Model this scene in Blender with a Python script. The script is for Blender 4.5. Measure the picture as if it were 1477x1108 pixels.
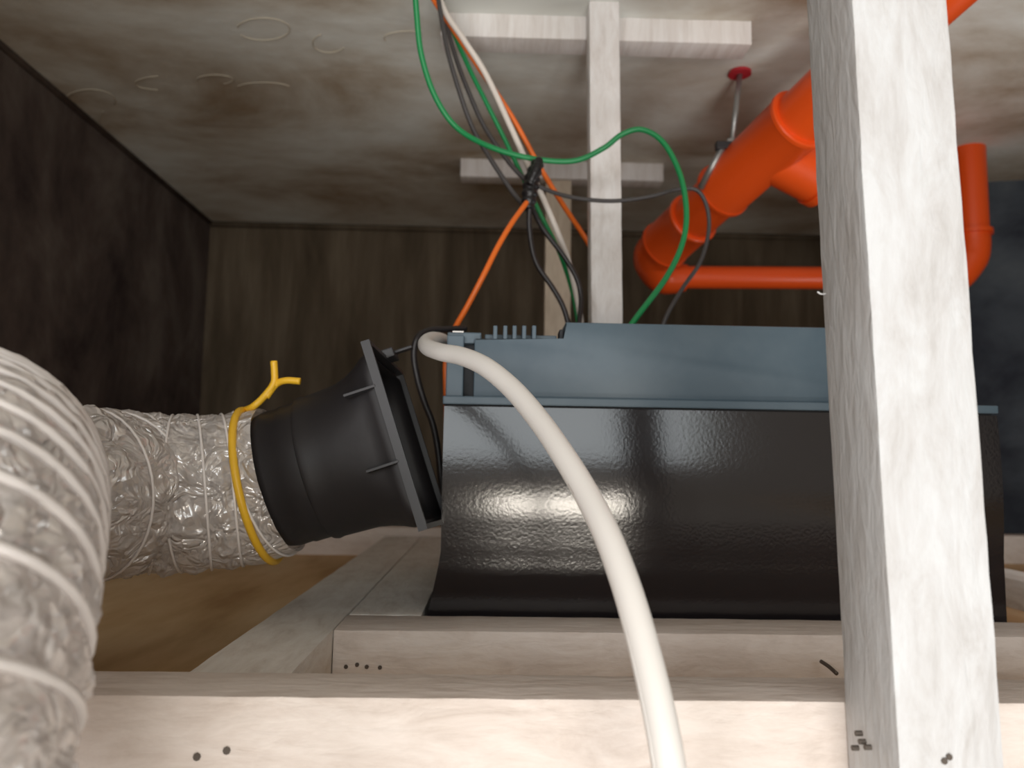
import bpy, bmesh, math, random
from mathutils import Vector, Matrix, noise

random.seed(7)
for o in list(bpy.data.objects):
    bpy.data.objects.remove(o)
scene = bpy.context.scene
COL = scene.collection

# ------------------------------------------------------------------ camera
W, H, F = 1477.0, 1108.0, 1108.0
YAW, PITCH, ROLL = 0.0234, 0.1014, 0.016
fw = Vector((math.sin(YAW)*math.cos(PITCH), math.cos(YAW)*math.cos(PITCH), math.sin(PITCH)))
r0 = Vector((math.cos(YAW), -math.sin(YAW), 0))
u0 = r0.cross(fw)
rt = r0*math.cos(ROLL) + u0*math.sin(ROLL)
up = u0*math.cos(ROLL) - r0*math.sin(ROLL)
cam = bpy.data.cameras.new('camera')
cam.sensor_width = 36.0
cam.lens = 36.0*F/W
cam.clip_start = 0.01
cam.dof.use_dof = True
cam.dof.focus_distance = 0.43
cam.dof.aperture_fstop = 10.0
camo = bpy.data.objects.new('camera', cam)
COL.objects.link(camo)
camo.matrix_world = Matrix(((rt.x, up.x, -fw.x, 0), (rt.y, up.y, -fw.y, 0), (rt.z, up.z, -fw.z, 0), (0, 0, 0, 1)))
scene.camera = camo

def P(px, py, Y):
    """point of the room on the plane Y=const that lies under a photograph pixel"""
    d = fw + rt*((px-W/2)/F) - up*((py-H/2)/F)
    return d*(Y/d.y)

# ------------------------------------------------------------------ light
wd = bpy.data.worlds.new('world'); scene.world = wd
wd.use_nodes = True
wd.node_tree.nodes['Background'].inputs[0].default_value = (1.0, 0.88, 0.76, 1)
wd.node_tree.nodes['Background'].inputs[1].default_value = 0.5

def area(name, loc, target, sx, sy, power, color):
    l = bpy.data.lights.new(name, 'AREA'); l.shape = 'RECTANGLE'; l.size = sx; l.size_y = sy
    l.energy = power; l.color = color
    o = bpy.data.objects.new(name, l); COL.objects.link(o)
    o.location = loc
    o.rotation_euler = (Vector(target)-Vector(loc)).to_track_quat('-Z', 'Y').to_euler()
    return o
area('room_light_below_hatch', (0.35, -2.60, -2.14), (0.20, 0.60, 0.30), 0.90, 0.90, 62.0, (1.0, 0.97, 0.95))
area('daylight_behind', (0.15, -1.20, 0.36), (0.20, 0.60, 0.0), 1.00, 0.50, 6.8, (0.88, 0.96, 1.0))
area('fill_left', (-0.55, -0.95, 0.12), (0.0, 0.35, 0.0), 0.40, 0.40, 6.0, (1.0, 0.97, 0.97))  # added fill with no known source, lifts the left-facing sides
area('hatch_opening_glow', (0.18, -0.80, -0.215), (0.14, 0.6, -0.03), 0.34, 0.11, 3.6, (1.0, 0.92, 0.80))  # added stand-in for the bright hatch opening mirrored in the black panel
area('unseen_fill_right', (0.80, 0.72, -0.02), (0.20, 0.85, 0.54), 0.25, 0.20, 0.9, (0.97, 1.0, 1.0))  # added fill out of view, brightens slab and pipes; no lamp there
scene.view_settings.view_transform = 'Standard'
scene.view_settings.look = 'None'
scene.view_settings.exposure = -0.12
scene.view_settings.gamma = 1.0
scene.view_settings.use_curve_mapping = False

# ------------------------------------------------------------------ helpers
def tag(o, label, cat, group=None):
    o['label'] = label; o['category'] = cat
    if group: o['group'] = group
    return o
def link(name, me, mat, parent=None):
    o = bpy.data.objects.new(name, me); COL.objects.link(o)
    if mat: me.materials.append(mat)
    if parent: o.parent = parent; 
    return o
def empty(name, loc=(0, 0, 0)):
    o = bpy.data.objects.new(name, None); COL.objects.link(o); o.location = loc
    o.empty_display_size = 0.02
    return o
def recentre(o):
    """move a top-level mesh's origin to its own middle"""
    me = o.data
    c = sum((v.co for v in me.vertices), Vector())/len(me.vertices)
    me.transform(Matrix.Translation(-c)); o.location = c
    return o
def adopt(child, parent):
    child.parent = parent
    child.matrix_parent_inverse = parent.matrix_world.inverted() if parent.type != 'EMPTY' else Matrix.Translation(-Vector(parent.location))
    return child
def bm_to(name, bm, mat, smooth=False):
    bmesh.ops.recalc_face_normals(bm, faces=bm.faces)
    me = bpy.data.meshes.new(name); bm.to_mesh(me); bm.free()
    if smooth:
        for p in me.polygons: p.use_smooth = True
    return link(name, me, mat)
def add_box(bm, a, b, bevel=0.0, mtx=None):
    x0, y0, z0 = a; x1, y1, z1 = b
    vs = [bm.verts.new(v) for v in [(x0, y0, z0), (x1, y0, z0), (x1, y1, z0), (x0, y1, z0), (x0, y0, z1), (x1, y0, z1), (x1, y1, z1), (x0, y1, z1)]]
    fs = [bm.faces.new([vs[i] for i in q]) for q in [(0, 3, 2, 1), (4, 5, 6, 7), (0, 1, 5, 4), (1, 2, 6, 5), (2, 3, 7, 6), (3, 0, 4, 7)]]
    if mtx: bmesh.ops.transform(bm, matrix=mtx, verts=vs)
    if bevel:
        es = list({e for f in fs for e in f.edges})
        bmesh.ops.bevel(bm, geom=es, offset=bevel, segments=2, affect='EDGES', profile=0.6)
def box(name, a, b, mat, bevel=0.001, smooth=False):
    bm = bmesh.new(); add_box(bm, a, b, bevel)
    return bm_to(name, bm, mat, smooth)
def catmull(pts, n=10):
    out = []
    p = [Vector(q) for q in pts]
    p = [p[0]*2-p[1]] + p + [p[-1]*2-p[-2]]
    for i in range(1, len(p)-2):
        for k in range(n):
            t = k/n; a, b, c, d = p[i-1], p[i], p[i+1], p[i+2]
            out.append(0.5*((2*b)+(c-a)*t+(2*a-5*b+4*c-d)*t*t+(3*b-a-3*c+d)*t*t*t))
    out.append(p[-2]); return out
def frames(pts):
    T = []
    for i in range(len(pts)):
        a = pts[max(i-1, 0)]; b = pts[min(i+1, len(pts)-1)]
        T.append((b-a).normalized())
    n = T[0].cross(Vector((0, 0, 1)))
    if n.length < 0.1: n = T[0].cross(Vector((1, 0, 0)))
    n.normalize(); N = [n]
    for i in range(1, len(pts)):
        n = N[-1]-T[i]*N[-1].dot(T[i]); n.normalize(); N.append(n)
    return T, N
def add_tube(bm, pts, r, seg=12, cap=True, rf=None):
    T, N = frames(pts); rings = []
    for i, p in enumerate(pts):
        B = T[i].cross(N[i]); rr = r if rf is None else rf(i/(len(pts)-1))*r
        rings.append([bm.verts.new(p+(N[i]*math.cos(2*math.pi*k/seg)+B*math.sin(2*math.pi*k/seg))*rr) for k in range(seg)])
    for a, b in zip(rings, rings[1:]):
        for k in range(seg): bm.faces.new([a[k], a[(k+1) % seg], b[(k+1) % seg], b[k]])
    if cap:
        bm.faces.new(rings[0][::-1]); bm.faces.new(rings[-1])
def tube(name, pts, r, mat, seg=12, n=10, rf=None, raw=False):
    bm = bmesh.new(); add_tube(bm, pts if raw else catmull(pts, n), r, seg, True, rf)
    return bm_to(name, bm, mat, True)
def px(pts):
    return [P(*q) for q in pts]
def autosmooth(o, ang=35):
    for p in o.data.polygons: p.use_smooth = True
    me = o.data
    bm = bmesh.new(); bm.from_mesh(me)
    for e in bm.edges:
        if len(e.link_faces) == 2 and e.calc_face_angle() > math.radians(ang): e.smooth = False
    bm.to_mesh(me); bm.free()
    return o

# ------------------------------------------------------------------ materials
def mat(name, col, rough=0.5, metal=0.0, spec=0.5):
    m = bpy.data.materials.new(name); m.use_nodes = True
    b = m.node_tree.nodes['Principled BSDF']
    b.inputs['Base Color'].default_value = (*col, 1); b.inputs['Roughness'].default_value = rough
    b.inputs['Metallic'].default_value = metal; b.inputs['Specular IOR Level'].default_value = spec
    return m
def N(m, t): return m.node_tree.nodes.new(t)
def L(m, a, b): m.node_tree.links.new(a, b)
def noise_col(m, stops, scale=(1, 1, 1), ns=5, det=6, rough=0.6, bump=0.0, bdist=0.001, dist=0.0, bscale=None, coords='Object'):
    b = m.node_tree.nodes['Principled BSDF']
    tc = N(m, 'ShaderNodeTexCoord'); mp = N(m, 'ShaderNodeMapping'); mp.inputs['Scale'].default_value = scale
    L(m, tc.outputs[coords], mp.inputs['Vector'])
    nz = N(m, 'ShaderNodeTexNoise'); nz.inputs['Scale'].default_value = ns; nz.inputs['Detail'].default_value = det
    nz.inputs['Roughness'].default_value = rough; nz.inputs['Distortion'].default_value = dist
    L(m, mp.outputs[0], nz.inputs['Vector'])
    cr = N(m, 'ShaderNodeValToRGB'); L(m, nz.outputs['Fac'], cr.inputs[0])
    el = cr.color_ramp.elements
    while len(el) < len(stops): el.new(0.5)
    for e, (p, c) in zip(el, stops): e.position = p; e.color = (*c, 1)
    L(m, cr.outputs[0], b.inputs['Base Color'])
    if bump:
        n2 = N(m, 'ShaderNodeTexNoise'); n2.inputs['Scale'].default_value = bscale or ns*3; n2.inputs['Detail'].default_value = 5
        n2.inputs['Distortion'].default_value = dist
        L(m, mp.outputs[0], n2.inputs['Vector'])
        bp = N(m, 'ShaderNodeBump'); bp.inputs['Strength'].default_value = bump; bp.inputs['Distance'].default_value = bdist
        L(m, n2.outputs['Fac'], bp.inputs['Height']); L(m, bp.outputs[0], b.inputs['Normal'])
    return m, mp, cr

def timber(name, sc, tint=(1, 1, 1)):
    m = mat(name, (.8, .77, .74), 0.62, spec=0.35)
    c = lambda v: tuple(a*b for a, b in zip(v, tint))
    noise_col(m, [(0.28, c((.62, .575, .54))), (0.45, c((.75, .715, .69))), (0.60, c((.83, .81, .795)))], scale=sc, ns=70, det=8, rough=0.7,
              bump=0.7, bdist=0.0014, dist=0.5, bscale=190)
    return m
WOODX = timber('painted_timber_grain_across', (0.30, 1, 1), (.90, .835, .785))  # warm, toned-down light on the near battens is put into this tint
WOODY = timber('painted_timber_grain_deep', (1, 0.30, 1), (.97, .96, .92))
WOODZ = timber('painted_timber_grain_upright', (1, 1, 0.30), (.82, .865, .905))  # cool, toned-down light on the near post is put into this tint
WOODB = timber('lit_timber', (1, 1, 0.30), (1.02, 1.02, 1.02))  # lighter copy of the upright timber, stronger light painted into its colour
WOODT = timber('dim_lit_timber', (1, 1, 0.30), (.80, .70, .56))  # darker tan copy, the weak warm light far back is painted in
WOODP = timber('planed_timber', (1.0, .12, .12), (.98, .97, .96))

def concrete(name, cols, sc, ns=3, bump=0.4):
    m = mat(name, (.3, .3, .3), 0.9, spec=0.2)
    noise_col(m, cols, scale=sc, ns=ns, det=9, rough=0.62, bump=bump, bdist=0.003, dist=0.3, bscale=18)
    return m
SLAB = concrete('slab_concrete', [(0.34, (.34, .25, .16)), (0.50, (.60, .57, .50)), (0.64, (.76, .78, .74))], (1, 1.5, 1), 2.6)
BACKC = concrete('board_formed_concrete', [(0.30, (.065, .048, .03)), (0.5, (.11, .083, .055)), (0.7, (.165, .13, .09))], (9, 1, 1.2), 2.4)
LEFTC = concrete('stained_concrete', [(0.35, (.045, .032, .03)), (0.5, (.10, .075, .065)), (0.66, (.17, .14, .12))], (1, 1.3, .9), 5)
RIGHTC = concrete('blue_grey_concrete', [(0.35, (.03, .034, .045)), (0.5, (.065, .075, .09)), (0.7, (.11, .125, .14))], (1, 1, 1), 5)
FLOORM = mat('ceiling_board_back', (.45, .3, .16), 0.75)
noise_col(FLOORM, [(0.3, (.44, .27, .12)), (0.5, (.62, .42, .22)), (0.7, (.74, .55, .33))], scale=(3, .7, 1), ns=5, det=7, bump=.2)

GREY = mat('blue_grey_abs', (.085, .12, .148), 0.42, spec=.45)
noise_col(GREY, [(0.35, (.066, .105, .138)), (0.62, (.092, .134, .168))], ns=14, det=4, bump=0.08, bdist=0.0005, bscale=700)
GREYD = mat('slot_gap_shade', (.010, .012, .016), 0.6)  # near-black colour that paints the shade of the slot and gap
BLACKG = mat('gloss_black_panel', (.010, .008, .009), 0.14, spec=.7)
def bumpy(m, scale, strength, dist):
    b = m.node_tree.nodes['Principled BSDF']
    tc = N(m, 'ShaderNodeTexCoord'); nz = N(m, 'ShaderNodeTexNoise'); nz.inputs['Scale'].default_value = scale; nz.inputs['Detail'].default_value = 3
    L(m, tc.outputs['Object'], nz.inputs['Vector'])
    bp = N(m, 'ShaderNodeBump'); bp.inputs['Strength'].default_value = strength; bp.inputs['Distance'].default_value = dist
    L(m, nz.outputs['Fac'], bp.inputs['Height']); L(m, bp.outputs[0], b.inputs['Normal'])
bumpy(BLACKG, 420, .16, .0004)
BLACKP = mat('matt_black_plastic', (.016, .0145, .016), 0.5, spec=.4); bumpy(BLACKP, 60, .25, .0012)
BLACKE = mat('black_plastic_edge', (.024, .024, .027), 0.45, spec=.5)
WHITEC = mat('white_cable_sheath', (.88, .86, .83), 0.38, spec=.45)
PRINT = mat('grey_cable_print', (.25, .19, .16), 0.6)
GREEN = mat('green_pvc', (.010, .25, .075), 0.4)
ORANGEW = mat('orange_pvc', (.85, .17, .02), 0.42)
WHITEW = mat('white_pvc', (.72, .66, .60), 0.42)
BLACKW = mat('black_pvc', (.02, .017, .018), 0.42)
GREYW = mat('dark_grey_pvc', (.06, .055, .055), 0.45)
TAPE = mat('black_tape', (.012, .011, .012), 0.35)
YELLOW = mat('yellow_tie', (.85, .50, .03), 0.4)
PIPE = mat('orange_drain_pvc', (.82, .090, .010), 0.33, spec=.5)
PIPE2 = mat('orange_drain_pvc_lip', (.88, .17, .06), 0.35)
STEEL = mat('galvanised_steel', (.42, .43, .42), 0.4, .75)
REDP = mat('red_plastic_anchor', (.42, .02, .03), 0.5)
NAIL = mat('nail_steel', (.12, .10, .085), 0.5, .6)
DARK = mat('dark_gap', (.01, .01, .012), 0.8)
CHALK = mat('chalk_scribble', (.50, .45, .36), 0.95, spec=0)
WIREM = mat('white_coated_spiral_wire', (.86, .82, .80), 0.3, spec=.6)

FOIL = bpy.data.materials.new('crinkled_clear_foil'); FOIL.use_nodes = True
def build_foil(m):
    nt = m.node_tree; nt.nodes.clear()
    out = N(m, 'ShaderNodeOutputMaterial')
    tc = N(m, 'ShaderNodeTexCoord')
    mp = N(m, 'ShaderNodeMapping'); L(m, tc.outputs['Object'], mp.inputs[0])
    vo = N(m, 'ShaderNodeTexNoise'); vo.inputs['Scale'].default_value = 55; vo.inputs['Detail'].default_value = 2.5; vo.inputs['Distortion'].default_value = 1.0
    L(m, mp.outputs[0], vo.inputs['Vector'])
    bp = N(m, 'ShaderNodeBump'); bp.inputs['Strength'].default_value = 1.0; bp.inputs['Distance'].default_value = 0.012
    s1 = N(m, 'ShaderNodeMath'); s1.operation = 'SUBTRACT'; L(m, vo.outputs['Fac'], s1.inputs[0]); s1.inputs[1].default_value = .5
    s2 = N(m, 'ShaderNodeMath'); s2.operation = 'ABSOLUTE'; L(m, s1.outputs[0], s2.inputs[0])
    L(m, s2.outputs[0], bp.inputs['Height'])
    # crumpled facets: every cell of the film tilts its own way
    nz = N(m, 'ShaderNodeTexNoise'); nz.inputs['Scale'].default_value = 40; nz.inputs['Detail'].default_value = 2; L(m, mp.outputs[0], nz.inputs['Vector'])
    ad = N(m, 'ShaderNodeVectorMath'); ad.operation = 'MULTIPLY_ADD'; L(m, nz.outputs['Color'], ad.inputs[0]); ad.inputs[1].default_value = (.016, .016, .016); L(m, mp.outputs[0], ad.inputs[2])
    vr = N(m, 'ShaderNodeTexVoronoi'); vr.inputs['Scale'].default_value = 135; L(m, ad.outputs[0], vr.inputs['Vector'])
    sb = N(m, 'ShaderNodeVectorMath'); sb.operation = 'SUBTRACT'; L(m, vr.outputs['Color'], sb.inputs[0]); sb.inputs[1].default_value = (.5, .5, .5)
    ma = N(m, 'ShaderNodeVectorMath'); ma.operation = 'MULTIPLY_ADD'; L(m, sb.outputs[0], ma.inputs[0]); ma.inputs[1].default_value = (.95, .95, .95); L(m, bp.outputs[0], ma.inputs[2])
    nm = N(m, 'ShaderNodeVectorMath'); nm.operation = 'NORMALIZE'; L(m, ma.outputs[0], nm.inputs[0])
    gl = N(m, 'ShaderNodeBsdfGlossy'); gl.inputs['Color'].default_value = (.92, .90, .89, 1); gl.inputs['Roughness'].default_value = .22
    L(m, nm.outputs[0], gl.inputs['Normal'])
    df = N(m, 'ShaderNodeBsdfDiffuse'); df.inputs['Color'].default_value = (.92, .88, .86, 1); L(m, bp.outputs[0], df.inputs['Normal'])
    tl = N(m, 'ShaderNodeBsdfTranslucent'); tl.inputs['Color'].default_value = (.92, .88, .86, 1)
    tr = N(m, 'ShaderNodeBsdfTransparent'); tr.inputs['Color'].default_value = (.96, .94, .92, 1)
    a = N(m, 'ShaderNodeMixShader'); a.inputs[0].default_value = .28; L(m, df.outputs[0], a.inputs[1]); L(m, tl.outputs[0], a.inputs[2])
    b = N(m, 'ShaderNodeMixShader'); b.inputs[0].default_value = .38; L(m, a.outputs[0], b.inputs[1]); L(m, gl.outputs[0], b.inputs[2])
    c = N(m, 'ShaderNodeMixShader'); c.inputs[0].default_value = .16; L(m, b.outputs[0], c.inputs[1]); L(m, tr.outputs[0], c.inputs[2])
    L(m, c.outputs[0], out.inputs[0])
build_foil(FOIL)

# ------------------------------------------------------------------ setting
HC = 0.54          # underside of the slab above the lens
YB = 1.74          # back wall
XL = -0.66         # left wall
XR = 1.25
ZF = -0.142        # back of the suspended ceiling boards
def struct(o):
    o['kind'] = 'structure'; return o
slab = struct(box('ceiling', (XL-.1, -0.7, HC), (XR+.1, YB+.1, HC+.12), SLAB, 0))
struct(box('wall_back', (XL-.1, YB, ZF-.05), (XR+.1, YB+.1, HC), BACKC, 0))
struct(box('wall_left', (XL-.1, -0.7, ZF-.05), (XL, YB, HC), LEFTC, 0))
struct(box('wall_right', (XR, -0.7, ZF-.05), (XR+.1, YB, HC), RIGHTC, 0))
def prism(name, pts, z0, z1, m):
    bm = bmesh.new()
    a = [bm.verts.new((x, y, z0)) for x, y in pts]; b = [bm.verts.new((x, y, z1)) for x, y in pts]
    n = len(pts)
    bm.faces.new(a[::-1]); bm.faces.new(b)
    for i in range(n): bm.faces.new([a[i], a[(i+1) % n], b[(i+1) % n], b[i]])
    return bm_to(name, bm, m)
col = struct(prism('wall_column', [(0.84, 1.40), (XR, 1.30), (XR, YB), (0.84, YB)], ZF-.05, HC, RIGHTC))
# suspended board with the access hatch cut out of it
bm = bmesh.new()
hx0, hx1, hy0, hy1 = -0.215, 0.62, -0.69, 0.335
for a, b in [((XL, hy1), (XR, YB)), ((XL, -0.7), (hx0, hy1)), ((hx1, -0.7), (XR, hy1)), ((hx0, -0.7), (hx1, hy0))]:
    add_box(bm, (a[0], a[1], ZF-.012), (b[0], b[1], ZF))
struct(bm_to('floor', bm, FLOORM))
# fillet strips left by the formwork
struct(tube('trim_1', [(XL, YB-.002, HC-.006), (XR, YB-.002, HC-.006)], 0.007, BACKC, 8, 2))
struct(tube('trim_2', [(XL+.002, -.6, HC-.004), (XL+.002, YB, HC-.004)], 0.005, LEFTC, 8, 2))
# chalk scribbles on the slab
def on_slab(u, v):
    d = fw + rt*((u-W/2)/F) - up*((v-H/2)/F)
    q = d*((HC-0.0004)/d.z); return q
for k, (cx, cy, rx, ry, a0, a1) in enumerate([(380, 42, 38, 16, -150, 170), (475, 62, 24, 14, 120, 330), (130, 145, 36, 16, -20, 190), (235, 120, 40, 10, 100, 260),
                                       (310, 115, 26, 7, -60, 200), (590, 55, 36, 10, 60, 200), (380, 128, 40, 9, 20, 160), (150, 185, 8, 24, 90, 260)]):
    pts = [on_slab(cx+rx*math.cos(math.radians(a0+(a1-a0)*i/16)), cy-ry*math.sin(math.radians(a0+(a1-a0)*i/16))) for i in range(17)]
    adopt(tube('chalk_mark', pts, 0.0008, CHALK, 5, 3), slab)

# ------------------------------------------------------------------ timber battens
def batten(name, a, b, m, label, bev=0.0012, shear=None):
    bm = bmesh.new()
    a = Vector(a); b = Vector(b)
    add_box(bm, a, b, 0)
    # divide along the length so the sawn arrises can wander a little
    L_ = max(range(3), key=lambda i: b[i]-a[i])
    ln = b[L_]-a[L_]
    n = max(2, int(ln/0.012))
    for i in range(1, n):
        co = Vector(a); co[L_] = a[L_]+ln*i/n; no = Vector((0, 0, 0)); no[L_] = 1
        bmesh.ops.bisect_plane(bm, geom=bm.verts[:]+bm.edges[:]+bm.faces[:], plane_co=co, plane_no=no)
    es = [e for e in bm.edges if len(e.link_faces) == 2 and e.calc_face_angle() > 0.5]
    bmesh.ops.bevel(bm, geom=es, offset=bev, segments=2, affect='EDGES', profile=.6)
    c = (a+b)/2
    for v in bm.verts:
        q = v.co*60
        d = Vector((noise.noise(q), noise.noise(q+Vector((9, 3, 1))), noise.noise(q+Vector((2, 7, 5)))))*0.0004
        d[L_] = 0
        v.co += d
        if shear: v.co += Vector(shear)*(v.co[L_]-c[L_])
    o = bm_to(name, bm, m, False)
    autosmooth(o, 25)
    recentre(o)
    return tag(o, label, 'batten')

# near upright hanger
XP0 = P(1263, 555, .290).x; XP1 = P(1409, 555, .290).x
zc = 0.20
post = batten('hanger_batten', (XP0, .290, -.16), (XP1, .3325, HC), WOODZ,
       'wide white upright timber batten in the right foreground, nearest the lens', 0.0016)
# upper end leans to the left as in the photograph
me = post.data
for v in me.vertices:
    z = v.co.z+post.location.z
    v.co.x -= (z-0.03)*0.030
def nails(parent, pts, r=0.0012, ax='y'):
    for p in pts:
        bm = bmesh.new(); add_tube(bm, [p+Vector((0, .001, 0)), p+Vector((0, -.0004, 0))], r, 8)
        adopt(bm_to('nail', bm, NAIL, False), parent)
bpy.context.view_layer.update()

post2 = batten('hanger_batten', (P(851, 230, .85).x, .848, -.02), (P(895, 230, .85).x, .878, HC), WOODB,
       'white upright timber batten rising behind the fan unit to the slab')
for v in post2.data.vertices: v.co.x -= (v.co.z+post2.location.z-.36)*0.012
post3 = batten('hanger_batten', (P(786, 420, 1.337).x, 1.337, -.10), (P(823, 420, 1.337).x, 1.365, HC-.0335), WOODT,
       'dim upright timber batten farthest back, seen behind the hanging wires')
zc1 = P(870, 50, .88).z
cross1 = batten('cross_batten', (P(636, 30, .88).x, .88, HC-.030), (P(1084, 30, .88).x, .916, HC), WOODP,
       'bright horizontal timber batten fixed under the slab at the top of the picture')
cross2 = batten('cross_batten', (P(664, 250, 1.33).x, 1.33, HC-.033), (P(957, 250, 1.33).x, 1.366, HC), WOODP,
       'short dim horizontal timber batten under the slab behind the wire bundle')
ZT = -0.112
xA = P(480, 930, .524).x
bA = batten('frame_batten', (xA, .524, ZF), (XR-.3, .574, ZT), WOODX, 'pinkish horizontal timber batten directly in front of the black fan panel')
bB = batten('frame_batten', (XL+.02, .333, -.142), (XR-.3, .370, -.0985), WOODX, 'nearest horizontal timber batten along the bottom edge of the picture')
xC0 = P(362, 903, .524).x
bC = batten('frame_batten', (xC0, .3715, ZF), (xA-.0005, 1.165, ZT), WOODY, 'timber batten running away from the lens below the fallen duct hood')
bC2 = batten('frame_batten', (xA+.0005, .5755, ZF), (P(612, 880, .575).x-.002, 1.165, ZT), WOODY, 'timber batten running away close along the left side of the fan unit')
bD = batten('frame_batten', (XL+.02, 1.17, ZF), (XR-.02, 1.21, ZT+.012), WOODX, 'horizontal timber batten far back on the ceiling boards')
bE = batten('frame_batten', (P(1458, 840, .80).x, .5755, ZF), (P(1458, 840, .80).x+.05, 1.165, ZT), WOODY, 'timber batten running away to the right of the fan unit')
bpy.context.view_layer.update()
nails(bA, [P(x, y, .5238) for x, y in [(499, 962), (515, 959), (529, 962), (548, 963)]], .0014)
nails(bB, [P(x, y, .3327) for x, y in [(284, 1092), (327, 1083)]], .0016)
nails(post, [P(x, y, .2898) for x, y in [(1362, 1098), (1369, 1092)]], .0012)
def side_nails(pts):
    for u, v, Y in pts:
        p = P(u, v, Y); bm = bmesh.new()
        add_tube(bm, [p+Vector((.002, 0, 0)), p+Vector((-.0006, 0, 0))], .0011, 8)
        adopt(bm_to('nail', bm, NAIL), post)
side_nails([(1236, 1058, .308), (1241, 1070, .306), (1249, 1078, .303), (1231, 1079, .310)])
pin = tube('loose_nail', px([(1184, 954, .515), (1196, 962, .508), (1207, 972, .50)]), .0013, NAIL, 8, 4)
pin2 = tube('splinter', px([(1191, 424, .3215), (1184, 424, .320), (1179, 421, .3195)]), .0004, WOODZ, 5, 4)
adopt(pin2, post); adopt(pin, bA); pin.name = 'nail'

# ------------------------------------------------------------------ fan unit
YF = 0.585
xl = P(638, 700, YF).x; xr = P(1443, 700, YF).x
zt = P(1000, 592, YF).z; zb = ZF
fan = empty('ventilation_fan', ((xl+xr)/2, YF+.125, zb))
tag(fan, 'large bathroom ventilation fan with blue-grey top housing and gloss black lower body', 'fan')
# lower body: flat front, hollow cove above a flared foot
prof = []       # (z, front offset, left offset)
zk = P(1000, 800, YF).z
for i in range(6): prof.append((zt-(zt-zk)*i/5, -0.0030*math.sin(math.pi*i/5), 0.0))
for i in range(1, 9):
    t = i/8; prof.append((zk-(zk-zb)*t, 0.0, -0.016*t**1.2))
bm = bmesh.new(); rows = []
NX = 24
for z, fo, lo in prof:
    rows.append([bm.verts.new(v) for v in [(xl+lo, YF+fo, z)] + [(xl+lo+(xr-xl-lo)*k/NX, YF+fo, z) for k in range(1, NX)] + [(xr, YF+fo, z), (xr, YF+.25, z), (xl+lo, YF+.25, z)]])
for a, b in zip(rows, rows[1:]):
    n = len(a)
    for k in range(n): bm.faces.new([a[k], b[k], b[(k+1) % n], a[(k+1) % n]])
bm.faces.new(rows[0]); bm.faces.new(rows[-1][::-1])
es = [e for e in bm.edges if len(e.link_faces) == 2 and e.calc_face_angle() > 1.0]
bmesh.ops.bevel(bm, geom=es, offset=.0022, segments=3, affect='EDGES', profile=.5)
o = bm_to('lower_body', bm, BLACKG); autosmooth(o, 40); adopt(o, fan); o['label'] = 'gloss black sheet lower body'
# flange between the halves
zf0 = zt+.0012; zf1 = P(1000, 578, YF).z
o = box('flange', (xl-.001, YF-.005, zf0), (xr-.002, YF+.254, zf1), GREY, .0010); adopt(o, fan)
o = box('joint_strip', (xl+.002, YF+.001, zt), (xr-.004, YF+.248, zf0), DARK, 0); adopt(o, fan); o['label'] = 'thin black joint strip'  # thin black strip along the joint below the flange
# upper housing
ztop = P(1000, 467, YF).z; zlow = P(740, 488, YF).z; zbk = P(660, 476, YF).z
xs = P(683, 540, YF).x; xm = P(816, 480, YF).x; xre = P(1392, 540, YF).x
bm = bmesh.new()
pts = [(xs, zf1), (xre, zf1), (xre, ztop), (xm, ztop), (xm, zlow), (xs, zlow)]
a = [bm.verts.new((x, YF+.004, z)) for x, z in pts]; b = [bm.verts.new((x, YF+.235, z)) for x, z in pts]
bm.faces.new(a); bm.faces.new(b[::-1])
for i in range(6): bm.faces.new([a[i], b[i], b[(i+1) % 6], a[(i+1) % 6]])
bmesh.ops.bevel(bm, geom=bm.edges[:], offset=.0012, segments=2, affect='EDGES', profile=.5)
o = bm_to('upper_housing', bm, GREY); autosmooth(o, 40); adopt(o, fan); o['label'] = 'blue-grey plastic top housing'
up_h = o
# left terminal block with the deep slot
x0 = P(643, 540, YF).x; x1 = P(668, 540, YF).x
bm = bmesh.new()
add_box(bm, (x0, YF+.004, zf1), (x1, YF+.15, P(660, 482, YF).z), .001)
add_box(bm, (x1-.0005, YF+.022, zf1), (xs+.0005, YF+.15, zlow+.002), 0)
add_box(bm, (x0, YF+.010, P(660, 492, YF).z), (P(694, 480, YF).x, YF+.15, zbk), .001)
o = bm_to('terminal_block', bm, GREY); adopt(o, fan)
o = box('slot_shade', (x1+.0002, YF+.018, zf1+.001), (xs-.0002, YF+.0219, zlow-.001), GREYD, 0); adopt(o, fan); o['label'] = 'dark recess of the slot'  # dark sheet that paints the shade inside the slot
# cream label end on the terminal block
o = box('name_strip', (P(652, 476, YF).x, YF+.009, zbk-.0004), (P(668, 476, YF).x, YF+.016, zbk+.0008), WHITEC, .0002); adopt(o, fan); o['label'] = 'cream strip on top'
# rear bar and fins
o = box('rear_bar', (P(699, 480, YF).x, YF+.020, zlow-.002), (P(806, 480, YF).x, YF+.030, P(750, 477, YF).z), GREY, .0008); adopt(o, fan)
o = box('gap_shade', (P(809, 480, YF).x, YF+.012, zlow-.002), (P(815, 480, YF).x, YF+.03, P(750, 470, YF).z), GREYD, .0008); adopt(o, fan)  # dark block painted in for the shade of the gap beside the bar
fin0 = None
for k, u in enumerate([714.5, 729, 742.5, 756.5, 771]):
    xc = P(u, 475, YF).x; w = .0016
    o = box('fin', (xc-w, YF+.0045, zlow-.002), (xc+w, YF+.026, P(u, 468, YF).z), GREY, .0006); adopt(o, fan)
# dried plaster blotches on housing
DUST = mat('pale_dust', (.26, .30, .33), 0.8)
for (u, v, r_) in [(824, 500, .0022), (878, 582, .005), (693, 581, .004)]:
    pass

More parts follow.
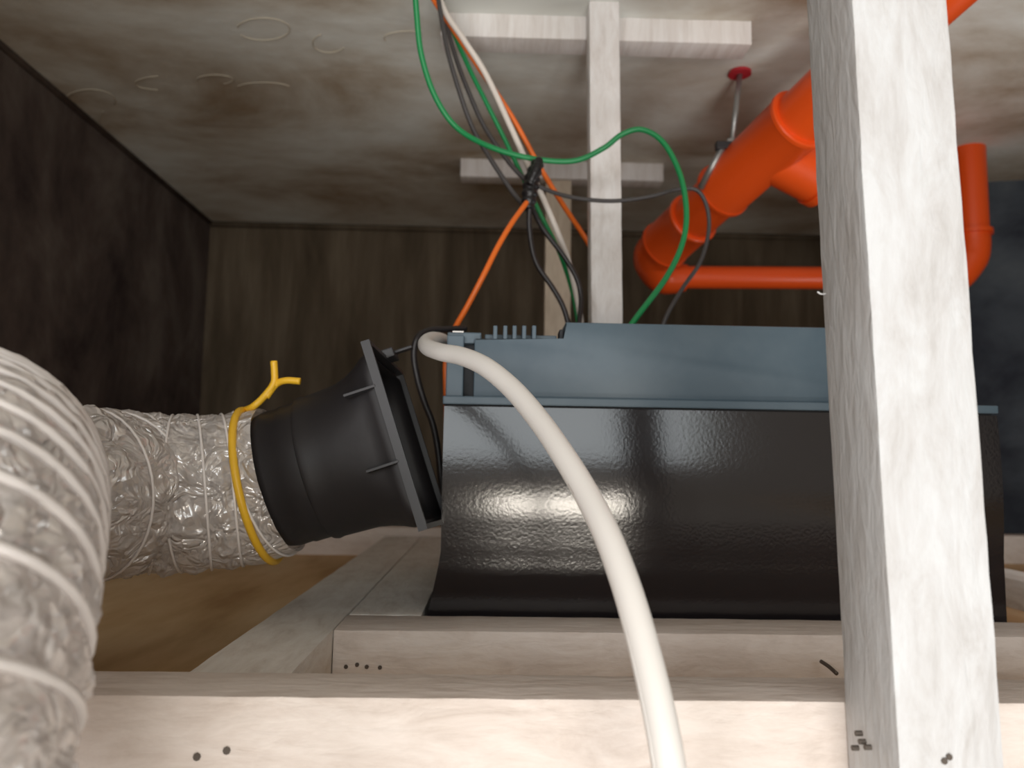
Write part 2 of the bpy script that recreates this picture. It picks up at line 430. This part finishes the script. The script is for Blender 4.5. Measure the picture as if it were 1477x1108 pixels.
# ------------------------------------------------------------------ duct hood (fallen adapter)
Nt = P(520, 491, .50); Nb = P(607, 766, .50); Ft = P(571, 537, .63)
vdir = (Nt-Nb).normalized(); udir = (Nt-Ft).normalized()
ndir = udir.cross(vdir).normalized()
if ndir.x < 0: ndir = -ndir
vdir = (vdir-ndir*vdir.dot(ndir)); vdir = (vdir-udir*vdir.dot(udir)).normalized()
hv = (Nt-Nb).length/2; hu = (Nt-Ft).length/2
fc = (Nb+Ft)/2
cc = P(432, 683, .565)
# collar axis may be bent a little against the flange normal
hood = empty('duct_hood', fc)
tag(hood, 'black plastic duct hood tilted and fallen off the left side of the fan', 'duct hood')
def ring_shape(t):
    """centre, circle/rectangle mix, half sizes for 0<=t<=1 from collar to flange"""
    return cc.lerp(fc, t)
SEG = 64
adir = (fc-cc).normalized()
def frame_at(t):
    n = (adir*(1-t)+ndir*t).normalized()
    v = (vdir-n*vdir.dot(n)).normalized(); u = v.cross(n)
    if u.dot(udir) < 0: u = -u
    return n, u, v
def sup(theta, e):
    c, s = math.cos(theta), math.sin(theta)
    return (abs(c)**(2/e))*(1 if c >= 0 else -1), (abs(s)**(2/e))*(1 if s >= 0 else -1)
bm = bmesh.new(); rows = []
stations = [(-.22, .0485, .0485, 2, 0), (-.14, .0500, .0500, 2, 0), (-.02, .0495, .0495, 2, 0), (0.0, .0505, .0505, 2, 0), (.16, .0505, .0505, 2, 0), (.17, .0525, .0525, 2, 0), (.20, .0532, .0532, 2, 0), (.24, .0525, .0525, 2, 0),
            (.40, .0535, .0530, 2.15, 0), (.55, .0545, .0535, 2.4, 0), (.68, .0555, .0555, 2.9, 0), (.80, .0565, .0585, 3.8, 0), (.90, .057, .0615, 6, 0), (1.0, hu-.003, hv-.004, 12, 0)]
for t, ru, rv, e, _ in stations:
    n, u, v = frame_at(max(0, min(1, t))); c = cc+(fc-cc)*t
    rows.append([bm.verts.new(c+u*sup(2*math.pi*k/SEG, e)[0]*ru+v*sup(2*math.pi*k/SEG, e)[1]*rv) for k in range(SEG)])
for a, b in zip(rows, rows[1:]):
    for k in range(SEG): bm.faces.new([a[k], a[(k+1) % SEG], b[(k+1) % SEG], b[k]])
o = bm_to('hood_body', bm, BLACKP, True)
md = o.modifiers.new('thick', 'SOLIDIFY'); md.thickness = .0022; md.offset = -1
adopt(o, hood); autosmooth(o, 40)
M = Matrix((( udir.x, vdir.x, ndir.x, fc.x), (udir.y, vdir.y, ndir.y, fc.y), (udir.z, vdir.z, ndir.z, fc.z), (0, 0, 0, 1)))
bm = bmesh.new(); w = .004; d0, d1 = -.001, .0050
def ring_frame(bm, hu, hv, w, d0, d1):
    out = [(-hu, -hv), (hu, -hv), (hu, hv), (-hu, hv)]; inn = [(-hu+w, -hv+w), (hu-w, -hv+w), (hu-w, hv-w), (-hu+w, hv-w)]
    vs = [[bm.verts.new(M @ Vector((x, y, d))) for x, y in q] for q, d in [(out, d0), (out, d1), (inn, d1), (inn, d0)]]
    for i in range(4):
        a, b = vs[i], vs[(i+1) % 4]
        for k in range(4): bm.faces.new([a[k], a[(k+1) % 4], b[(k+1) % 4], b[k]])
ring_frame(bm, hu, hv, .0035, d0, d1)
es = [e for e in bm.edges if e.calc_face_angle(0) > .5]
bmesh.ops.bevel(bm, geom=es, offset=.0009, segments=2, affect='EDGES')
o = bm_to('hood_flange', bm, BLACKE); adopt(o, hood); o['label'] = 'raised rectangular rim of the opening'
# stiffening fins on the visible side, latch at the top
for yy in (.034, -.018):
    bm = bmesh.new(); add_box(bm, (hu-.010, yy-.0009, -.022), (hu+.0005, yy+.0009, 0), .0003, M)
    adopt(bm_to('stiffening_rib', bm, BLACKE), hood)
bm = bmesh.new(); add_box(bm, (-.016, hv-.002, -.002), (.006, hv+.005, .011), .001, M)
add_box(bm, (-.012, hv+.002, .008), (-.004, hv+.004, .024), .0006, M)
adopt(bm_to('latch', bm, BLACKE), hood)
# ------------------------------------------------------------------ flexible duct
dpath = [cc-adir*.014, cc-adir*.024, cc-adir*.036] + px([(318, 708, .558), (270, 711, .550), (225, 712, .545), (175, 712, .53), (118, 714, .495)]) + \
    [Vector((-.292, .440, -.020)), Vector((-.262, .375, -.016)), Vector((-.222, .315, -.012)), Vector((-.192, .268, -.016)), Vector((-.174, .230, -.034)),
     Vector((-.161, .199, -.062)), Vector((-.151, .175, -.098)), Vector((-.145, .156, -.140)), Vector((-.142, .145, -.190)), Vector((-.142, .140, -.240))]
raw = catmull(dpath, 24)
# resample evenly
def resample(pts, step):
    out = [pts[0].copy()]; acc = 0.0
    for a, b in zip(pts, pts[1:]):
        l = (b-a).length; d = step-acc
        while d <= l:
            out.append(a.lerp(b, d/l)); d += step
        acc = l-(d-step)
    return out
step = 0.0012
dp = resample(raw, step)
# smooth the centreline
for _ in range(60):
    q = [dp[0]] + [(dp[i-1]+dp[i]*2+dp[i+1])/4 for i in range(1, len(dp)-1)] + [dp[-1]]; dp = q
T, NN = frames(dp)
tot = len(dp)*step
RD = 0.0535
# spiral pitch: loose near the hood, tighter round the bend
phi = [0.0]
for i in range(1, len(dp)):
    s = i*step
    pitch = .0215+.006*math.sin(s*48+1.2)+.003*math.sin(s*117)
    g = lambda x: 1/(1+math.exp(-x))
    pitch = .0215+.005*math.sin(s*62+1.2)
    k = g((s-.385)/.008)*(1-g((s-.450)/.010))
    pitch = pitch*(1-k)+.0060*k
    if s > .47: pitch = min(pitch, .026)
    phi.append(phi[-1]+2*math.pi*step/pitch)
SEGD = 120
tight = [min(1.0, (2*math.pi*step/max(1e-6, phi[min(i+1, len(phi)-1)]-phi[i-1 if i else 0])*2/.018)) for i in range(len(phi))]
print('DUCT', tot, [(round(i*step, 3), round(dp[i].x, 3), round(dp[i].y, 3)) for i in range(0, len(dp), 16)])
duct = empty('flexible_duct', dp[len(dp)//4]); tag(duct, 'crinkled translucent spiral-wire flexible duct curving from the black hood to the left foreground', 'duct')
bm = bmesh.new(); rows = []
for i, p in enumerate(dp):
    B = T[i].cross(NN[i]); row = []; s = i*step
    for k in range(SEGD):
        th = 2*math.pi*k/SEGD
        d = ((phi[i]-th)/(2*math.pi)) % 1.0
        bul = math.sin(math.pi*d)
        q = Vector((math.cos(th)*.055*70, math.sin(th)*.055*70, s*70))
        cr = .8*noise.noise(q*0.9)+0.9*(.35-abs(noise.noise(q*1.7+Vector((5, 5, 5)))))*1.2+.5*(.3-abs(noise.noise(q*3.7)))
        fl = 1 - 1.0*math.exp(-s/.02)
        rr = RD+.0016*bul*fl+.0042*(cr-.12)*bul*(.25+.75*fl)*tight[i]
        row.append(bm.verts.new(p+(NN[i]*math.cos(th)+B*math.sin(th))*rr))
    rows.append(row)
for a, b in zip(rows, rows[1:]):
    for k in range(SEGD): bm.faces.new([a[k], a[(k+1) % SEGD], b[(k+1) % SEGD], b[k]])
o = bm_to('foil_skin', bm, FOIL, True); adopt(o, duct); o['label'] = 'crinkled translucent plastic skin'
# helix wire
wp = []
for i in range(len(dp)-1):
    for sub in range(10):
        f = sub/10; ph = phi[i]*(1-f)+phi[i+1]*f
        p = dp[i].lerp(dp[i+1], f); n = NN[i].lerp(NN[i+1], f).normalized(); t = T[i].lerp(T[i+1], f).normalized(); b = t.cross(n)
        wp.append((ph, p+(n*math.cos(ph)+b*math.sin(ph))*(RD+.0012)))
pts = [wp[0][1]]; last = wp[0][0]
for ph, q in wp:
    if ph-last > .13: pts.append(q); last = ph
o = tube('spiral_wire', pts, .0011, WIREM, 6, raw=True, rf=lambda t: .8+.75*min(1, max(0, (t-.45)/.25))); adopt(o, duct); o['label'] = 'white spiral reinforcing wire'

# yellow tie round the duct end
ti = min(range(len(dp)), key=lambda i: (dp[i]-(cc-adir*.030)).length)
c = dp[ti]; n = NN[ti]; b = T[ti].cross(n)
loop = [c+(n*math.cos(a)+b*math.sin(a))*(RD+.0022)+T[ti]*(.0015*math.sin(a)) for a in [2*math.pi*k/48 for k in range(49)]]
bm = bmesh.new(); add_tube(bm, loop, .0027, 8)
topi = max(loop, key=lambda q: q.z)
YT = topi.y
k0 = P(366, 586, YT-.012); k1 = P(382, 571, YT-.01); k2 = P(395, 553, YT-.008)
add_tube(bm, catmull([topi, k0, k1, k2, P(396, 536, YT-.008), P(395, 521, YT-.008)], 6), .0026, 8)
add_tube(bm, catmull([k1+Vector((.001, 0, -.001)), k2+Vector((.001, .001, -.001)), P(412, 549, YT-.009), P(433, 550, YT-.010)], 6), .0026, 8)
o = bm_to('wire_tie', bm, YELLOW, True); recentre(o)
tag(o, 'yellow plastic-coated wire tie twisted round the duct end', 'tie')

# ------------------------------------------------------------------ thick white cable
cab = [Vector((xl-.0066, .70, P(634, 488, .63).z)), Vector((xl-.0066, .675, P(634, 488, .63).z)), Vector((xl-.0066, .645, P(634, 487, .63).z))] + px([(624, 489, .597), (615, 494, .560), (617, 501, .522), (636, 508, .492), (666, 514, .466), (700, 529, .440), (738, 560, .413), (775, 603, .385),
          (810, 653, .358), (843, 707, .335), (874, 768, .314), (900, 836, .297), (921, 905, .284), (940, 980, .273), (955, 1050, .265), (965, 1108, .260), (976, 1190, .255), (985, 1280, .25)])
cable = tube('power_cable', cab, .0057, WHITEC, 24, 14)
cpts = catmull(cab, 14)
recentre(cable); tag(cable, 'thick white cable looping forward from the fan and down past the lens', 'cable')
bpy.context.view_layer.update()
def near_px(u, v):
    best = None
    for q in cpts:
        d = q-Vector(); k = d.dot(fw); uu = W/2+F*d.dot(rt)/k; vv = H/2-F*d.dot(up)/k
        e = (uu-u)**2+(vv-v)**2
        if best is None or e < best[0]: best = (e, q)
    return best[1]
def surf(q, u, v, rad=.0057):
    """point on the near side of the sheath under a pixel"""
    d = P(u, v, q.y).normalized()
    for k in range(400):
        t = (q.length-.012)+k*.00006
        pnt = d*t
        dist = min((pnt-c_).length for c_ in cpts_d)
        if dist <= rad: return pnt
    return q
# raised seam moulded along the lower edge of the sheath
Tc, Nc = frames(cpts)
seam = []
for i in range(34, len(cpts)-6):
    t = Tc[i]; view = (-cpts[i]).normalized(); side = t.cross(view).normalized()
    if side.z > 0: side = -side
    ang = math.radians(33)
    seam.append(cpts[i]+(view*math.sin(ang)+side*math.cos(ang))*.0056)
o = tube('sheath_seam', seam, .00035, WHITEC, 6, raw=True); adopt(o, cable)
for (u, v, ln) in [(772, 632, 3), (801, 675, 2), (818, 705, 4)]:
    q = near_px(u+18, v-8); i = min(range(len(cpts)), key=lambda j: (cpts[j]-q).length)
    seg = []
    for j in range(i-1, i+ln):
        t = Tc[j]; view = (-cpts[j]).normalized(); side = t.cross(view).normalized()
        if side.z > 0: side = -side
        ang = math.radians(42)
        seg.append(cpts[j]+(view*math.sin(ang)+side*math.cos(ang))*.00545)
    o = tube('print_smudge', seg, .0010, PRINT, 6, 3); adopt(o, cable)

# ------------------------------------------------------------------ hanging wires
def wire(name, pts, r, m, label, cat='wire', n=10):
    o = tube(name, px(pts), r, m, 10, n); recentre(o); return tag(o, label, cat)
wire('green_wire', [(590, -120, .66), (597, -40, .68), (601, 20, .70), (608, 80, .715), (628, 140, .73), (660, 185, .745), (710, 213, .765), (770, 229, .775), (828, 232, .775), (870, 214, .765), (897, 194, .76),
     (926, 187, .755), (957, 206, .75), (981, 252, .745), (990, 305, .74), (984, 352, .735), (960, 402, .73), (918, 458, .72), (895, 492, .715)], .0029, GREEN,
     'bright green wire in a long loop in front of the upright batten')
wire('orange_wire', [(600, -60, .80), (622, -8, .80), (643, 26, .80), (690, 96, .81), (738, 168, .82), (778, 240, .835), (815, 300, .87), (845, 345, .90), (868, 390, .93), (876, 430, .95), (878, 480, .96)], .0030, ORANGEW,
     'orange wire running straight down from the slab behind the bundle')
wire('white_wire', [(625, -60, .79), (638, 8, .79), (668, 56, .79), (700, 106, .795), (735, 180, .80), (762, 240, .80), (785, 290, .81), (806, 340, .82), (822, 385, .85), (836, 450, .87), (842, 500, .88)], .0033, WHITEW,
     'off-white wire hanging among the bundled wires')
wire('green_wire', [(628, -60, .82), (640, 10, .82), (672, 88, .82), (700, 145, .82), (730, 205, .825), (757, 262, .825), (780, 310, .83), (806, 362, .85), (824, 415, .88), (833, 460, .89), (838, 500, .89)], .0026, GREEN,
     'thin dark green wire hanging behind the white wire')
wire('black_wire', [(625, -60, .78), (634, 10, .78), (645, 70, .78), (662, 130, .785), (682, 185, .79), (708, 230, .79), (740, 278, .785), (758, 298, .775)], .0026, GREYW,
     'dark wire at the left of the bundle, bowing left above the tape')
wire('black_wire', [(632, -60, .81), (640, 15, .81), (655, 75, .81), (675, 130, .81), (700, 185, .81), (735, 235, .805), (760, 262, .80)], .0026, GREYW,
     'dark wire between the leftmost dark wire and the white wire')
wire('orange_wire', [(766, 284, .768), (756, 297, .757), (738, 322, .740), (718, 356, .725), (697, 398, .715), (674, 442, .72), (656, 474, .728), (646, 500, .735), (643, 525, .735), (643, 550, .735), (644, 600, .735), (644, 660, .735)], .0028, ORANGEW,
     'bright orange wire slanting from the tape down to the fan corner')
wire('black_wire', [(770, 262, .76), (764, 300, .765), (764, 335, .77), (773, 378, .775), (797, 415, .775), (812, 442, .775), (820, 470, .775), (822, 500, .775)], .0027, BLACKW,
     'black wire curving from the tape down behind the grey fins')
wire('black_wire', [(762, 285, .80), (780, 325, .80), (812, 368, .80), (832, 402, .80), (838, 432, .80), (835, 470, .79), (834, 500, .785)], .0027, BLACKW,
     'black wire crossing the far upright batten beside the green wire')
wire('black_wire', [(764, 258, .765), (782, 271, .77), (822, 284, .785), (880, 290, .79), (935, 284, .79), (978, 273, .79), (1006, 275, .79), (1020, 300, .79), (1022, 335, .79), (1010, 378, .785), (985, 415, .78), (962, 455, .77), (950, 490, .77)], .0022, GREYW,
     'thin dark wire looping right across the upright batten and past the pipe')
wire('black_cable', [(672, 474, .72), (645, 475, .71), (618, 477, .70), (602, 488, .69), (597, 512, .69), (602, 545, .69), (612, 580, .69), (625, 615, .69), (634, 670, .69), (640, 760, .69)], .0030, BLACKW,
     'black cable bent round the left rear corner of the fan', 'cable')
# tape bundle
tp = empty('tape_wrap', P(768, 265, .78)); tag(tp, 'black tape and tie bundling the hanging wires together', 'tape')
for name_, pts, r_ in [('tape_band', [(776, 234, .765), (768, 256, .765), (764, 280, .765), (762, 302, .765)], .0082), ('tape_tail', [(778, 230, .755), (774, 244, .751), (764, 266, .751)], .0050)]:
    bm = bmesh.new(); cp = catmull(px(pts), 8)
    add_tube(bm, cp, r_, 12, True, lambda t: .75+.25*math.sin(math.pi*t)+.10*math.sin(t*40))
    adopt(bm_to(name_, bm, TAPE, True), tp)

# ------------------------------------------------------------------ orange drain pipes
pipe = empty('drain_pipe', P(1060, 250, 1.04)); tag(pipe, 'orange drain pipe sloping diagonally under the slab, joined to thinner branch pipes', 'pipe')
A0 = P(1352, -14, .72); A1 = P(952, 360, 1.20)
ad = (A1-A0).normalized(); LA = (A1-A0).length
R1 = .0345
bm = bmesh.new(); add_tube(bm, [A0-ad*.45, A0+ad*(LA-.02)], R1, 40); o = bm_to('pipe', bm, PIPE, True); autosmooth(o); adopt(o, pipe)
def along(px_, py_):
    """distance along the main pipe axis nearest to a pixel"""
    best = None
    for k in range(400):
        q = A0+ad*(LA*k/399)
        kk = q.dot(fw); u = W/2+F*q.dot(rt)/kk; v = H/2-F*q.dot(up)/kk
        e = (u-px_)**2+(v-py_)**2
        if best is None or e < best[0]: best = (e, LA*k/399)
    return best[1]
def sleeve(bm, s0, s1, r):
    """fitting body with a thicker lip at both mouths"""
    a = A0+ad*s0; b = A0+ad*s1
    pts = [a, a+ad*.001, a+ad*.006, a+ad*.0062]+[a+ad*(.007), b-ad*.007, b-ad*.0062, b-ad*.006, b-ad*.001, b]
    rr = [r+.0008, r+.002, r+.002, r+.0005, r, r, r+.0005, r+.002, r+.002, r+.0008]
    T_, N_ = frames([a, b]); rings = []
    n = N_[0]; bb = ad.cross(n)
    for p, q in zip(pts, rr):
        rings.append([bm.verts.new(p+(n*math.cos(2*math.pi*k/40)+bb*math.sin(2*math.pi*k/40))*q) for k in range(40)])
    for x, y in zip(rings, rings[1:]):
        for k in range(40): bm.faces.new([x[k], x[(k+1) % 40], y[(k+1) % 40], y[k]])
    bm.faces.new(rings[0][::-1]); bm.faces.new(rings[-1])
s0 = along(1150, 165); s1 = along(1040, 276)
bm = bmesh.new(); sleeve(bm, s0, s1, R1+.005); 
o = bm_to('tee_fitting', bm, PIPE, True); autosmooth(o); adopt(o, pipe)
# branch of the tee, runs right behind the near batten
sm = A0+ad*(s0+(s1-s0)*.40)
be = P(1320, 330, 1.02)
bm = bmesh.new(); bd = (be-sm).normalized()
add_tube(bm, [sm, sm+bd*.085], .0365, 36); add_tube(bm, [sm+bd*.080, sm+bd*.092], .039, 36)
o = bm_to('tee_branch', bm, PIPE, True); autosmooth(o); adopt(o, pipe)
VX = P(1401, 300, 1.236)
low = P(1150, 401, 1.22).z
bm = bmesh.new(); add_tube(bm, catmull([sm+bd*.08, sm+bd*.16, Vector((VX.x-.17, 1.14, be.z+.002)), Vector((VX.x-.11, 1.17, be.z+.03)), Vector((VX.x-.095, 1.18, be.z+.10)), Vector((VX.x-.095, 1.18, HC))], 8), .0300, 32)
# (the branch rises to the slab behind the near batten)
o = bm_to('branch_pipe', bm, PIPE, True); autosmooth(o); adopt(o, pipe)
# elbow at the low end
s2 = along(1000, 312)
bm = bmesh.new(); sleeve(bm, s2, LA-.012, R1+.004)
o = bm_to('elbow_socket', bm, PIPE, True); autosmooth(o); adopt(o, pipe)
hz = P(1150, 401, 1.22)
e0 = A0+ad*(LA-.03)
EL = [e0, A1+ad*.0, A1+ad*.022+Vector((.004, 0, -.004)), Vector((P(958, 398, 1.235).x, 1.237, P(958, 398, 1.235).z)), Vector((P(990, 401, 1.235).x, 1.235, P(990, 401, 1.235).z))]
bm = bmesh.new(); add_tube(bm, catmull(EL, 10), R1+.001, 36, True, lambda t: 1.0 if t < .55 else 1.0-.38*(t-.55)/.45)
o = bm_to('elbow', bm, PIPE, True); autosmooth(o); adopt(o, pipe)
zl = P(1150, 401, 1.235).z
hp0 = P(972, 400, 1.235); hp1 = P(1385, 402, 1.235)
bm = bmesh.new(); add_tube(bm, [hp0, hp1], .0185, 32)
o = bm_to('horizontal_pipe', bm, PIPE, True); autosmooth(o); adopt(o, pipe)
# riser at the right with its elbow
rx = P(1400, 300, 1.236).x
top = Vector((rx, 1.236, HC)); c1 = Vector((rx, 1.236, P(1400, 340, 1.236).z))
bm = bmesh.new(); add_tube(bm, [top, c1], .0265, 32)
o = bm_to('riser_pipe', bm, PIPE, True); autosmooth(o); adopt(o, pipe)
c2 = Vector((rx, 1.236, P(1400, 335, 1.236).z))
zz = P(1400, 385, 1.236).z
bm = bmesh.new(); add_tube(bm, catmull([c2, c2+Vector((0, 0, -.025)), Vector((rx-.006, 1.236, zz+.012)), Vector((rx-.03, 1.236, hp1.z)), Vector((rx-.06, 1.236, hp1.z))], 8), .0272, 32, True, lambda t: 1.0 if t < .5 else 1.0-.3*(t-.5)/.5)
add_tube(bm, [c2+Vector((0, 0, .002)), c2+Vector((0, 0, -.006))], .0315, 32)
o = bm_to('riser_elbow', bm, PIPE, True); autosmooth(o); adopt(o, pipe)
# front-facing mouth of that elbow
bm = bmesh.new(); m0 = P(1402, 362, 1.205)
# hanger rod with red anchor cap
q0 = on_slab(1067, 104); q1 = P(1056, 206, q0.y-.01)
hang = empty('pipe_hanger', q0); tag(hang, 'thin steel hanger rod with a red anchor cap holding the orange pipe', 'hanger')
bm = bmesh.new(); add_tube(bm, [q0+Vector((0, 0, .0)), q0+Vector((0, 0, -.004))], .0155, 24); adopt(bm_to('anchor_cap', bm, REDP), hang)['label'] = 'round red plastic cap'
bm = bmesh.new(); add_tube(bm, [q0+Vector((0, 0, -.003)), q1], .0038, 12); adopt(bm_to('rod', bm, STEEL, True), hang)
bm = bmesh.new(); bmesh.ops.create_cone(bm, cap_ends=True, segments=6, radius1=.008, radius2=.008, depth=.008, matrix=Matrix.Translation(q1)); adopt(bm_to('nut', bm, STEEL), hang)
bm = bmesh.new(); qb = P(1043, 212, q0.y-.012); add_box(bm, (qb.x-.010, qb.y-.006, qb.z-.004), (q1.x+.002, qb.y+.006, qb.z+.006), .001); adopt(bm_to('clamp_ear', bm, BLACKE), hang)
bm = bmesh.new(); add_tube(bm, [qb, P(1010, 272, q0.y+.02)], .0045, 8); adopt(bm_to('strap', bm, STEEL, True), hang)
